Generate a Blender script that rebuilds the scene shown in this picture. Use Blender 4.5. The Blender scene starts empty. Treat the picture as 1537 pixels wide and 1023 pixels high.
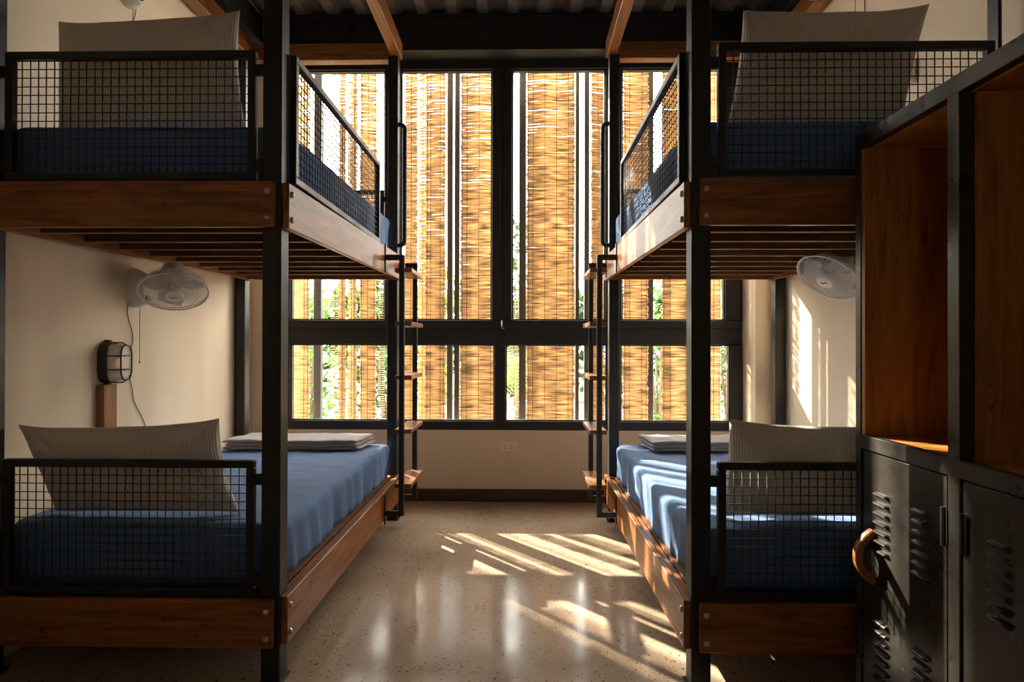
import bpy, bmesh, math, random
from mathutils import Vector, Matrix, noise
R = random.Random(7)
SC = bpy.context.scene
COL = SC.collection
V = Vector

# ------------------------------------------------------------------ materials
def new_mat(name):
    m = bpy.data.materials.new(name); m.use_nodes = True
    nt = m.node_tree; b = nt.nodes['Principled BSDF']
    return m, nt, b
def N(nt, t, **kw):
    n = nt.nodes.new(t)
    for k, v in kw.items():
        if k in n.inputs: n.inputs[k].default_value = v
        else: setattr(n, k, v)
    return n
def plain(name, col, rough=.5, metal=0., spec=.5, bump=0., bscale=60.):
    m, nt, b = new_mat(name)
    b.inputs['Base Color'].default_value = (*col, 1)
    b.inputs['Roughness'].default_value = rough
    b.inputs['Metallic'].default_value = metal
    b.inputs['Specular IOR Level'].default_value = spec
    if bump:
        tc = N(nt, 'ShaderNodeTexCoord'); no = N(nt, 'ShaderNodeTexNoise', Scale=bscale, Detail=4.)
        bp = N(nt, 'ShaderNodeBump', Strength=bump, Distance=.01)
        nt.links.new(tc.outputs['Object'], no.inputs['Vector']); nt.links.new(no.outputs['Fac'], bp.inputs['Height'])
        nt.links.new(bp.outputs['Normal'], b.inputs['Normal'])
    return m
def ramp(nt, stops):
    r = N(nt, 'ShaderNodeValToRGB'); e = r.color_ramp.elements
    e[0].position, e[0].color = stops[0][0], (*stops[0][1], 1)
    e[1].position, e[1].color = stops[-1][0], (*stops[-1][1], 1)
    for p, c in stops[1:-1]:
        k = e.new(p); k.color = (*c, 1)
    return r
def wood(name, axis, dark, mid, light, rough=.36, grain=1.):
    m, nt, b = new_mat(name); L = nt.links
    tc = N(nt, 'ShaderNodeTexCoord'); oi = N(nt, 'ShaderNodeObjectInfo')
    ad = N(nt, 'ShaderNodeVectorMath', operation='ADD')
    sc = N(nt, 'ShaderNodeVectorMath', operation='SCALE'); sc.inputs['Scale'].default_value = 13.
    cb = N(nt, 'ShaderNodeCombineXYZ')
    for i in range(3): L.new(oi.outputs['Random'], cb.inputs[i])
    L.new(cb.outputs[0], sc.inputs[0]); L.new(tc.outputs['Object'], ad.inputs[0]); L.new(sc.outputs[0], ad.inputs[1])
    s = [16., 16., 16.]; s[axis] = 1.3
    mp = N(nt, 'ShaderNodeMapping'); mp.inputs['Scale'].default_value = s
    L.new(ad.outputs[0], mp.inputs[0])
    n1 = N(nt, 'ShaderNodeTexNoise', Scale=1.2, Detail=6., Roughness=.6, Distortion=1.6 * grain)
    L.new(mp.outputs[0], n1.inputs['Vector'])
    r = ramp(nt, [(.28, dark), (.5, mid), (.72, light)])
    L.new(n1.outputs['Fac'], r.inputs[0])
    s2 = [90., 90., 90.]; s2[axis] = 3.
    mp2 = N(nt, 'ShaderNodeMapping'); mp2.inputs['Scale'].default_value = s2
    L.new(ad.outputs[0], mp2.inputs[0])
    n2 = N(nt, 'ShaderNodeTexNoise', Scale=2., Detail=3.); L.new(mp2.outputs[0], n2.inputs['Vector'])
    r2 = ramp(nt, [(.3, (.55, .55, .55)), (.55, (1, 1, 1))]); L.new(n2.outputs['Fac'], r2.inputs[0])
    mx = N(nt, 'ShaderNodeMix', data_type='RGBA', blend_type='MULTIPLY'); mx.inputs[0].default_value = .6
    L.new(r.outputs[0], mx.inputs[6]); L.new(r2.outputs[0], mx.inputs[7])
    # dark knots and scuffs
    s3 = [9., 9., 9.]; s3[axis] = 3.2
    mp3 = N(nt, 'ShaderNodeMapping'); mp3.inputs['Scale'].default_value = s3; L.new(ad.outputs[0], mp3.inputs[0])
    n3 = N(nt, 'ShaderNodeTexNoise', Scale=2.6, Detail=3., Distortion=.8); L.new(mp3.outputs[0], n3.inputs['Vector'])
    r3 = ramp(nt, [(.26, (.28, .2, .16)), (.34, (1, 1, 1))]); L.new(n3.outputs['Fac'], r3.inputs[0])
    mx2 = N(nt, 'ShaderNodeMix', data_type='RGBA', blend_type='MULTIPLY'); mx2.inputs[0].default_value = .85
    L.new(mx.outputs[2], mx2.inputs[6]); L.new(r3.outputs[0], mx2.inputs[7])
    L.new(mx2.outputs[2], b.inputs['Base Color'])
    b.inputs['Roughness'].default_value = rough
    bp = N(nt, 'ShaderNodeBump', Strength=.12, Distance=.003); L.new(n2.outputs['Fac'], bp.inputs['Height'])
    L.new(bp.outputs['Normal'], b.inputs['Normal'])
    return m
WC = ((.075, .024, .005), (.25, .085, .018), (.39, .15, .040))
WOODX, WOODY, WOODZ = [wood('stained wood ' + 'xyz'[i], i, *WC) for i in range(3)]
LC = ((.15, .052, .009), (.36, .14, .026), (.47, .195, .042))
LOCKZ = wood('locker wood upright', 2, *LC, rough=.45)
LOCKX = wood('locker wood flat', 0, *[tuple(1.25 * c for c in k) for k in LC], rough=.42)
BASEW = wood('skirting wood', 0, (.03, .010, .004), (.075, .026, .008), (.12, .045, .014), rough=.4)
JOIST = wood('slat wood', 0, (.05, .017, .005), (.14, .05, .013), (.22, .085, .025), rough=.5)

def steel():
    m, nt, b = new_mat('black painted steel'); L = nt.links
    tc = N(nt, 'ShaderNodeTexCoord'); no = N(nt, 'ShaderNodeTexNoise', Scale=5., Detail=6.)
    L.new(tc.outputs['Object'], no.inputs['Vector'])
    r = ramp(nt, [(.35, (.36,) * 3), (.7, (.55,) * 3)]); L.new(no.outputs['Fac'], r.inputs[0]); L.new(r.outputs[0], b.inputs['Roughness'])
    b.inputs['Base Color'].default_value = (.007, .007, .0075, 1)
    b.inputs['Specular IOR Level'].default_value = .5
    return m
STEEL = steel()
def locker_steel():
    m, nt, b = new_mat('dark locker steel'); L = nt.links
    tc = N(nt, 'ShaderNodeTexCoord'); no = N(nt, 'ShaderNodeTexNoise', Scale=7., Detail=8., Roughness=.65)
    L.new(tc.outputs['Object'], no.inputs['Vector'])
    r = ramp(nt, [(.3, (.22,) * 3), (.7, (.42,) * 3)]); L.new(no.outputs['Fac'], r.inputs[0]); L.new(r.outputs[0], b.inputs['Roughness'])
    r2 = ramp(nt, [(.3, (.036, .031, .026)), (.75, (.072, .063, .052))]); L.new(no.outputs['Fac'], r2.inputs[0]); L.new(r2.outputs[0], b.inputs['Base Color'])
    b.inputs['Metallic'].default_value = .55
    return m
LSTEEL = locker_steel()
FRAME = plain('window frame aluminium', (.016, .015, .014), .5)
BEAM = plain('black roof steel', (.010, .0095, .009), .6)
BOLT = plain('zinc bolt', (.5, .47, .42), .35, 1.)
WIRE = plain('black wire', (.012, .012, .014), .4)
WHITEP = plain('cream fan plastic', (.74, .69, .61), .4)
GREYP = plain('grey plastic', (.10, .11, .13), .4)
PLATE = plain('outlet plastic', (.80, .72, .62), .45)
CORD = plain('grey cord', (.11, .10, .085), .6)
ORANGE = plain('orange print', (.55, .14, .03), .5)
BLACKP = plain('black cage', (.012, .012, .012), .4)

def plaster(name, col):
    m, nt, b = new_mat(name); L = nt.links
    tc = N(nt, 'ShaderNodeTexCoord'); no = N(nt, 'ShaderNodeTexNoise', Scale=1.6, Detail=6., Roughness=.6)
    L.new(tc.outputs['Object'], no.inputs['Vector'])
    r = ramp(nt, [(.3, tuple(c * .93 for c in col)), (.7, col)]); L.new(no.outputs['Fac'], r.inputs[0]); L.new(r.outputs[0], b.inputs['Base Color'])
    b.inputs['Roughness'].default_value = .7; b.inputs['Specular IOR Level'].default_value = .3
    n2 = N(nt, 'ShaderNodeTexNoise', Scale=120., Detail=3.); L.new(tc.outputs['Object'], n2.inputs['Vector'])
    bp = N(nt, 'ShaderNodeBump', Strength=.06, Distance=.004); L.new(n2.outputs['Fac'], bp.inputs['Height']); L.new(bp.outputs['Normal'], b.inputs['Normal'])
    return m
WALL = plaster('cream plaster', (.80, .665, .49))

def terrazzo():
    m, nt, b = new_mat('polished concrete'); L = nt.links
    tc = N(nt, 'ShaderNodeTexCoord')
    n1 = N(nt, 'ShaderNodeTexNoise', Scale=1.3, Detail=7., Roughness=.62); L.new(tc.outputs['Object'], n1.inputs['Vector'])
    base = ramp(nt, [(.3, (.26, .184, .124)), (.5, (.335, .242, .168)), (.78, (.39, .29, .208))]); L.new(n1.outputs['Fac'], base.inputs[0])
    cur = base.outputs[0]
    msk = N(nt, 'ShaderNodeTexNoise', Scale=2.3, Detail=3.); L.new(tc.outputs['Object'], msk.inputs['Vector'])
    for scale, thr, col, dens in ((62., .24, (.05, .042, .036), .55), (105., .28, (.09, .07, .055), .65), (80., .24, (.52, .45, .36), .5), (36., .17, (.06, .055, .055), .6)):
        vo = N(nt, 'ShaderNodeTexVoronoi', Scale=scale, Randomness=1.); L.new(tc.outputs['Object'], vo.inputs['Vector'])
        wn = N(nt, 'ShaderNodeSeparateColor'); L.new(vo.outputs['Color'], wn.inputs[0])
        sel = N(nt, 'ShaderNodeMath', operation='LESS_THAN'); L.new(wn.outputs[0], sel.inputs[0])
        dm = N(nt, 'ShaderNodeMath', operation='MULTIPLY'); L.new(msk.outputs['Fac'], dm.inputs[0]); dm.inputs[1].default_value = dens * .8
        L.new(dm.outputs[0], sel.inputs[1])
        inn = N(nt, 'ShaderNodeMath', operation='LESS_THAN'); L.new(vo.outputs['Distance'], inn.inputs[0])
        sz = N(nt, 'ShaderNodeMath', operation='MULTIPLY'); L.new(wn.outputs[1], sz.inputs[0]); sz.inputs[1].default_value = thr * 1.6
        L.new(sz.outputs[0], inn.inputs[1])
        mu = N(nt, 'ShaderNodeMath', operation='MULTIPLY'); L.new(sel.outputs[0], mu.inputs[0]); L.new(inn.outputs[0], mu.inputs[1])
        m2 = N(nt, 'ShaderNodeMath', operation='MULTIPLY'); L.new(mu.outputs[0], m2.inputs[0]); m2.inputs[1].default_value = .85
        mx = N(nt, 'ShaderNodeMix', data_type='RGBA'); L.new(m2.outputs[0], mx.inputs[0]); L.new(cur, mx.inputs[6]); mx.inputs[7].default_value = (*col, 1)
        cur = mx.outputs[2]
    L.new(cur, b.inputs['Base Color']); b.inputs['Specular IOR Level'].default_value = .22
    n3 = N(nt, 'ShaderNodeTexNoise', Scale=4., Detail=5.); L.new(tc.outputs['Object'], n3.inputs['Vector'])
    rr = ramp(nt, [(.3, (.09,) * 3), (.7, (.20,) * 3)]); L.new(n3.outputs['Fac'], rr.inputs[0]); L.new(rr.outputs[0], b.inputs['Roughness'])
    bp = N(nt, 'ShaderNodeBump', Strength=.05, Distance=.004); L.new(n1.outputs['Fac'], bp.inputs['Height']); L.new(bp.outputs['Normal'], b.inputs['Normal'])
    return m
FLOOR = terrazzo()
def fabric(name, col, weave=900., sheen=.2, bump=.15):
    m, nt, b = new_mat(name); L = nt.links
    tc = N(nt, 'ShaderNodeTexCoord'); no = N(nt, 'ShaderNodeTexNoise', Scale=weave, Detail=2.); L.new(tc.outputs['Object'], no.inputs['Vector'])
    r = ramp(nt, [(.3, tuple(c * .82 for c in col)), (.7, tuple(c * 1.1 for c in col))]); L.new(no.outputs['Fac'], r.inputs[0]); L.new(r.outputs[0], b.inputs['Base Color'])
    b.inputs['Roughness'].default_value = .85; b.inputs['Specular IOR Level'].default_value = .25
    b.inputs['Sheen Weight'].default_value = sheen
    bp = N(nt, 'ShaderNodeBump', Strength=bump, Distance=.002); L.new(no.outputs['Fac'], bp.inputs['Height']); L.new(bp.outputs['Normal'], b.inputs['Normal'])
    return m
SHEET = fabric('blue cotton sheet', (.088, .165, .325), 700., .08)
BLANKET = fabric('grey blanket', (.33, .295, .29), 420., .3, .3)
BLANKET2 = fabric('slate grey blanket', (.27, .265, .28), 420., .3, .3)
def ticking():
    m, nt, b = new_mat('striped pillow cotton'); L = nt.links
    uv = N(nt, 'ShaderNodeUVMap'); uv.uv_map = 'UVMap'
    sp = N(nt, 'ShaderNodeSeparateXYZ'); L.new(uv.outputs[0], sp.inputs[0])
    mu = N(nt, 'ShaderNodeMath', operation='MULTIPLY'); mu.inputs[1].default_value = 2 * math.pi / .0088; L.new(sp.outputs[0], mu.inputs[0])
    si = N(nt, 'ShaderNodeMath', operation='SINE'); L.new(mu.outputs[0], si.inputs[0])
    mr = N(nt, 'ShaderNodeMapRange'); mr.inputs[1].default_value = -.2; mr.inputs[2].default_value = .5; L.new(si.outputs[0], mr.inputs[0])
    mx = N(nt, 'ShaderNodeMix', data_type='RGBA'); L.new(mr.outputs[0], mx.inputs[0])
    mx.inputs[6].default_value = (.46, .43, .395, 1); mx.inputs[7].default_value = (.80, .75, .66, 1)
    L.new(mx.outputs[2], b.inputs['Base Color'])
    b.inputs['Roughness'].default_value = .85; b.inputs['Specular IOR Level'].default_value = .2
    return m
TICK = ticking()
def reed(name, col, trans):
    m = bpy.data.materials.new(name); m.use_nodes = True; nt = m.node_tree; L = nt.links
    nt.nodes.remove(nt.nodes['Principled BSDF']); out = nt.nodes['Material Output']
    tc = N(nt, 'ShaderNodeTexCoord'); mp = N(nt, 'ShaderNodeMapping'); mp.inputs['Scale'].default_value = (6., 6., 75.)
    L.new(tc.outputs['Object'], mp.inputs[0])
    no = N(nt, 'ShaderNodeTexNoise', Scale=1., Detail=3.); L.new(mp.outputs[0], no.inputs['Vector'])
    def tint(c):
        r = ramp(nt, [(.3, tuple(x * .36 for x in c)), (.48, c), (.68, tuple(min(.95, x * 1.4) for x in c))]); L.new(no.outputs['Fac'], r.inputs[0]); return r
    d = N(nt, 'ShaderNodeBsdfDiffuse'); t = N(nt, 'ShaderNodeBsdfTranslucent')
    L.new(tint(col).outputs[0], d.inputs[0]); L.new(tint(trans).outputs[0], t.inputs[0])
    mx = N(nt, 'ShaderNodeMixShader'); mx.inputs[0].default_value = .55
    L.new(d.outputs[0], mx.inputs[1]); L.new(t.outputs[0], mx.inputs[2]); L.new(mx.outputs[0], out.inputs[0])
    return m
REED = reed('split bamboo', (.64, .51, .34), (.62, .46, .28))
def glass():
    m = bpy.data.materials.new('clear window glass'); m.use_nodes = True; nt = m.node_tree; L = nt.links
    nt.nodes.remove(nt.nodes['Principled BSDF']); out = nt.nodes['Material Output']
    t = N(nt, 'ShaderNodeBsdfTransparent'); t.inputs[0].default_value = (.96, .97, .96, 1)
    g = N(nt, 'ShaderNodeBsdfGlossy'); g.inputs['Roughness'].default_value = .02
    fr = N(nt, 'ShaderNodeFresnel', IOR=1.3); mx = N(nt, 'ShaderNodeMixShader')
    ge = N(nt, 'ShaderNodeNewGeometry'); iv = N(nt, 'ShaderNodeMath', operation='SUBTRACT'); iv.inputs[0].default_value = 1.
    L.new(ge.outputs['Backfacing'], iv.inputs[1]); mf = N(nt, 'ShaderNodeMath', operation='MULTIPLY')
    L.new(fr.outputs[0], mf.inputs[0]); L.new(iv.outputs[0], mf.inputs[1])
    L.new(mf.outputs[0], mx.inputs[0]); L.new(t.outputs[0], mx.inputs[1]); L.new(g.outputs[0], mx.inputs[2]); L.new(mx.outputs[0], out.inputs[0])
    return m
GLASS = glass()
def frosted():
    m, nt, b = new_mat('frosted lamp glass'); L = nt.links
    b.inputs['Base Color'].default_value = (.86, .81, .73, 1); b.inputs['Roughness'].default_value = .25
    t = N(nt, 'ShaderNodeBsdfTransparent'); t.inputs[0].default_value = (.9, .86, .8, 1)
    mx = N(nt, 'ShaderNodeMixShader'); mx.inputs[0].default_value = .28
    L.new(b.outputs[0], mx.inputs[1]); L.new(t.outputs[0], mx.inputs[2]); L.new(mx.outputs[0], nt.nodes['Material Output'].inputs[0])
    return m
FROST = frosted()
def glow(name, col, s):
    m, nt, b = new_mat(name)
    b.inputs['Emission Color'].default_value = (*col, 1); b.inputs['Emission Strength'].default_value = s
    return m
BULB = glow('lamp filament', (1., .50, .14), .2)
LEAF = [plain('leaf green', (.05, .115, .022), .5), plain('leaf yellow green', (.13, .19, .03), .5), plain('leaf deep green', (.018, .048, .016), .5)]
for lm in LEAF:
    nt = lm.node_tree; b = nt.nodes['Principled BSDF']; t = N(nt, 'ShaderNodeBsdfTranslucent'); c = b.inputs['Base Color'].default_value
    t.inputs[0].default_value = (min(1, c[0] * 1.8), min(1, c[1] * 1.8), c[2], 1)
    mx = N(nt, 'ShaderNodeMixShader'); mx.inputs[0].default_value = .4
    nt.links.new(b.outputs[0], mx.inputs[1]); nt.links.new(t.outputs[0], mx.inputs[2]); nt.links.new(mx.outputs[0], nt.nodes['Material Output'].inputs[0])
BARK = plain('bark', (.12, .08, .05), .8)
GROUND = plain('pale garden ground', (.42, .37, .30), .9, bump=.3, bscale=8.)
ROOF = plain('galvanised roof sheet', (.15, .13, .11), .5, .3)
GREYPOST = plain('grey outdoor steel', (.035, .033, .032), .5)

# ------------------------------------------------------------------ mesh builder
class MB:
    def __init__(s): s.v = []; s.f = []; s.uv = None
    def box(s, x0, x1, y0, y1, z0, z1, b=0., M=None):
        if x0 > x1: x0, x1 = x1, x0
        if y0 > y1: y0, y1 = y1, y0
        if z0 > z1: z0, z1 = z1, z0
        b = min(b, (x1 - x0) * .45, (y1 - y0) * .45, (z1 - z0) * .45)
        n = len(s.v); pts = []
        if b <= 0:
            for z in (z0, z1):
                pts += [(x0, y0, z), (x1, y0, z), (x1, y1, z), (x0, y1, z)]
            fs = [(3, 2, 1, 0), (4, 5, 6, 7), (0, 1, 5, 4), (1, 2, 6, 5), (2, 3, 7, 6), (3, 0, 4, 7)]
        else:
            idx = {}
            for sx in (0, 1):
                for sy in (0, 1):
                    for sz in (0, 1):
                        for a in range(3):
                            p = [x0 if sx == 0 else x1, y0 if sy == 0 else y1, z0 if sz == 0 else z1]
                            sg = [1 if k == 0 else -1 for k in (sx, sy, sz)]
                            for k in range(3):
                                if k != a: p[k] += sg[k] * b
                            idx[(sx, sy, sz, a)] = len(pts); pts.append(tuple(p))
            fs = []
            for a in range(3):
                o = [k for k in range(3) if k != a]
                for sd in (0, 1):
                    q = []
                    for c in ((0, 0), (1, 0), (1, 1), (0, 1)):
                        k = [0, 0, 0]; k[a] = sd; k[o[0]] = c[0]; k[o[1]] = c[1]; q.append(idx[(*k, a)])
                    fs.append(tuple(q))
            for a in range(3):
                o = [k for k in range(3) if k != a]
                for c0 in (0, 1):
                    for c1 in (0, 1):
                        k0 = [0, 0, 0]; k0[o[0]] = c0; k0[o[1]] = c1; k1 = list(k0); k1[a] = 1
                        fs.append((idx[(*k0, o[0])], idx[(*k1, o[0])], idx[(*k1, o[1])], idx[(*k0, o[1])]))
            for sx in (0, 1):
                for sy in (0, 1):
                    for sz in (0, 1): fs.append(tuple(idx[(sx, sy, sz, a)] for a in range(3)))
        if M is not None: pts = [tuple(M @ V(p)) for p in pts]
        s.v += pts; s.f += [tuple(i + n for i in f) for f in fs]
        return s
    def tube(s, path, r, n=8, closed=False, caps=True):
        path = [V(p) for p in path]; m = len(path); base = len(s.v)
        rs = r if isinstance(r, (list, tuple)) else [r] * m
        t0 = None; up = None
        for i, p in enumerate(path):
            if closed: t = path[(i + 1) % m] - path[i - 1]
            else: t = path[min(i + 1, m - 1)] - path[max(i - 1, 0)]
            t.normalize()
            if up is None:
                up = V((0, 0, 1)) if abs(t.z) < .9 else V((1, 0, 0))
            sd = t.cross(up); sd.normalize(); up = sd.cross(t); up.normalize()
            for k in range(n):
                a = 2 * math.pi * k / n
                s.v.append(tuple(p + (sd * math.cos(a) + up * math.sin(a)) * rs[i]))
        for i in range(m if closed else m - 1):
            j = (i + 1) % m
            for k in range(n):
                l = (k + 1) % n
                s.f.append((base + i * n + k, base + i * n + l, base + j * n + l, base + j * n + k))
        if not closed and caps:
            s.f.append(tuple(base + k for k in reversed(range(n))))
            s.f.append(tuple(base + (m - 1) * n + k for k in range(n)))
        return s
    def lathe(s, prof, M, n=24):
        """profile of (r, h) around local z, placed by matrix M"""
        base = len(s.v)
        for r, h in prof:
            for k in range(n):
                a = 2 * math.pi * k / n
                s.v.append(tuple(M @ V((r * math.cos(a), r * math.sin(a), h))))
        for i in range(len(prof) - 1):
            for k in range(n):
                l = (k + 1) % n
                s.f.append((base + i * n + k, base + i * n + l, base + (i + 1) * n + l, base + (i + 1) * n + k))
        s.f.append(tuple(base + k for k in reversed(range(n))))
        s.f.append(tuple(base + (len(prof) - 1) * n + k for k in range(n)))
        return s
    def prism(s, poly, axis, a0, a1):
        """polygon of 2D points in the two other axes, extruded along axis"""
        base = len(s.v); o = [k for k in range(3) if k != axis]
        for a in (a0, a1):
            for p in poly:
                q = [0, 0, 0]; q[axis] = a; q[o[0]], q[o[1]] = p; s.v.append(tuple(q))
        n = len(poly)
        s.f.append(tuple(base + k for k in range(n))); s.f.append(tuple(base + n + k for k in reversed(range(n))))
        for k in range(n):
            l = (k + 1) % n; s.f.append((base + k, base + n + k, base + n + l, base + l))
        return s
    def grid(s, rows, wrap=False):
        base = len(s.v); n = len(rows[0])
        for r in rows: s.v += [tuple(p) for p in r]
        for i in range(len(rows) - 1):
            for k in range(n if wrap else n - 1):
                l = (k + 1) % n
                s.f.append((base + i * n + k, base + i * n + l, base + (i + 1) * n + l, base + (i + 1) * n + k))
        return s
    def build(s, name, mat, parent=None, smooth=False, origin=None, kind=None):
        o0 = V(origin) if origin is not None else (root_loc(parent) if parent is not None else V((0, 0, 0)))
        me = bpy.data.meshes.new(name)
        me.from_pydata([tuple(V(p) - o0) for p in s.v], [], s.f)
        bm = bmesh.new(); bm.from_mesh(me); bmesh.ops.recalc_face_normals(bm, faces=bm.faces); bm.to_mesh(me); bm.free()
        if s.uv is not None:
            ul = me.uv_layers.new(name='UVMap')
            for lp in me.loops: ul.data[lp.index].uv = s.uv[lp.vertex_index]
        if smooth:
            for p in me.polygons: p.use_smooth = True
            if smooth == 'auto':
                try: me.set_sharp_from_angle(angle=math.radians(38))
                except Exception: pass
        me.materials.append(mat)
        o = bpy.data.objects.new(name, me); COL.objects.link(o)
        if parent is not None: o.parent = parent
        else: o.location = o0
        if kind: o['kind'] = kind
        return o
def root_loc(o):
    while o.parent is not None: o = o.parent
    return V(o.location)
def tag(o, label, cat, group=None, kind=None):
    o['label'] = label; o['category'] = cat
    if group: o['group'] = group
    if kind: o['kind'] = kind
    return o
def thing(name, loc, label, cat, group=None):
    o = bpy.data.objects.new(name, None); COL.objects.link(o); o.location = loc; o.empty_display_size = .1
    return tag(o, label, cat, group)
def frame_to(n, origin):
    """matrix whose local z is n"""
    n = V(n).normalized(); q = n.to_track_quat('Z', 'Y'); return Matrix.Translation(V(origin)) @ q.to_matrix().to_4x4()
def nz(x, y, z): return noise.noise(V((x, y, z)))

# ------------------------------------------------------------------ measures (metres; x right, y away from the camera, z up)
P = .075                     # post section
YF, YB = 2.185, 4.235        # front faces of the front and back posts
AL, AR = -.9486, .6573       # aisle faces of the left and right bunk posts
WL, WR = -2.2, 1.985         # side walls
YW = 4.77                    # inner face of the window wall

# ------------------------------------------------------------------ room shell
MB().box(WL - .3, WR + .3, -1.75, YW + .2, -.12, 0).build('floor', FLOOR, kind='structure')
MB().box(WL - .16, WL, -1.6, YW + .2, 0, 4.2).build('wall_left', WALL, kind='structure')
MB().box(WR, WR + .16, -1.6, YW + .2, 0, 4.2).build('wall_right', WALL, kind='structure')
# window wall: apron under the windows and a pier at each end
wb = MB().box(WL, WR, YW, YW + .16, 0, .604)
wb.box(WL, -2.06, 4.51, YW + .16, 0, 3.76); wb.box(1.865, WR, 4.51, YW + .16, 0, 3.76)
wb.box(WL, WR, YW + .02, YW + .16, 3.76, 4.2)
wb.build('wall_back', WALL, kind='structure')
# wall behind the camera, unseen; small opening added to let in fill light
wf = MB().box(WL, -.45, -1.6, -1.45, 0, 4.2).box(-.1, WR, -1.6, -1.45, 0, 4.2).box(-.45, -.1, -1.6, -1.45, 0, 1.65).box(-.45, -.1, -1.6, -1.45, 1.9, 4.2)
wf.build('wall_front', WALL, kind='structure')
MB().box(-2.06, 1.865, YW - .018, YW, 0, .105, .004).build('baseboard_back', BASEW, kind='structure')
# corrugated roof sheet, ribs running towards the window
prof = []; x = WL - .3
while x < WR + .3:
    prof += [(x, 4.11), (x + .10, 4.11), (x + .135, 4.06), (x + .215, 4.06)]; x += .25
top = [(a, b + .012) for a, b in prof]
cm = MB()
for yy0, yy1 in ((-1.7, 5.15),):
    cm.grid([[(a, yy0, b) for a, b in prof], [(a, yy1, b) for a, b in prof]])
    cm.grid([[(a, yy0, b) for a, b in top], [(a, yy1, b) for a, b in top]])
cm.build('ceiling', ROOF, kind='structure')
bm_ = MB().box(WL, WR, 4.64, 4.655, 3.775, 4.05).box(WL, WR, 4.60, 4.78, 3.76, 3.775).box(WL, WR, 4.60, 4.78, 4.045, 4.06)
for xs in (-1.42, -.33, .55): bm_.box(xs - .004, xs + .004, 4.615, 4.64, 3.775, 4.045)
bm_.build('trim_1', BEAM, kind='structure')
MB().box(WL, WL + .02, -1.45, 4.6, 3.74, 4.06).box(WL, WL + .12, -1.45, 4.6, 3.72, 3.74).build('trim_2', BEAM, kind='structure')
MB().box(WR - .02, WR, -1.45, 4.6, 3.74, 4.06).box(WR - .12, WR, -1.45, 4.6, 3.72, 3.74).build('trim_3', BEAM, kind='structure')

# ------------------------------------------------------------------ windows: four bays, a tall pane above the transom and a low one under it
Z0, ZS, ZT0, ZT1, ZH, ZTOP = .604, .68, 1.332, 1.541, 3.685, 3.76
bays = [(-2.06, -1.112, -1.99, -1.181, -1.99, -1.147), (-1.112, -.174, -1.043, -.262, -1.05, -.236),
        (-.174, .778, -.086, .707, -.139, .72), (.778, 1.865, .848, 1.719, .84, 1.764)]
for i, (xa, xb, ua, ub, la, lb) in enumerate(bays):
    m = MB(); y0, y1 = YW, YW + .09
    m.box(xa, xb, y0, y1, Z0, ZS, .004)
    m.box(xa, xb, y0 + .012, y1, ZT0, ZT1 - .06, .004)
    m.box(xa + .006, xb - .006, y0 - .004, y1, ZT1 - .072, ZT1, .006)
    m.box(xa, xb, y0, y1, ZH, ZTOP + .02, .004)
    m.box(xa, la, y0, y1, ZS, ZT0, .004); m.box(lb, xb, y0, y1, ZS, ZT0, .004)
    m.box(xa, xa + .02, y0 + .01, y1, ZT1, ZH); m.box(xb - .02, xb, y0 + .01, y1, ZT1, ZH)
    m.box(xa + .012, ua, y0 - .004, y1, ZT1, ZH, .006); m.box(ub, xb - .012, y0 - .004, y1, ZT1, ZH, .006)
    # glazing beads
    for (a, b, c, d) in ((ua, ub, ZT1, ZH), (la, lb, ZS, ZT0)):
        w = .010
        m.box(a, a + w, y0 + .02, y0 + .045, c, d); m.box(b - w, b, y0 + .02, y0 + .045, c, d)
        m.box(a, b, y0 + .02, y0 + .045, c, c + w); m.box(a, b, y0 + .02, y0 + .045, d - w, d)
    w = m.build('window_%d' % (i + 1), FRAME, kind='structure')
    g = MB().box(ua + .002, ub - .002, y0 + .045, y0 + .049, ZT1 - .01, ZH + .01); g.build('pane', GLASS, w)
    g = MB().box(la + .002, lb - .002, y0 + .045, y0 + .049, ZS - .01, ZT0 + .01); g.build('pane', GLASS, w)
lat = MB().box(-.182, -.166, YW - .02, YW - .003, 1.475, 1.49, .002).box(-.168, -.15, YW - .018, YW - .003, 1.463, 1.473, .002)
tag(lat.build('window_latch', plain('nickel', (.42, .39, .34), .4), origin=(-.17, YW - .01, 1.475)), 'small nickel latch where the two middle window sashes meet the transom', 'latch')

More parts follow.
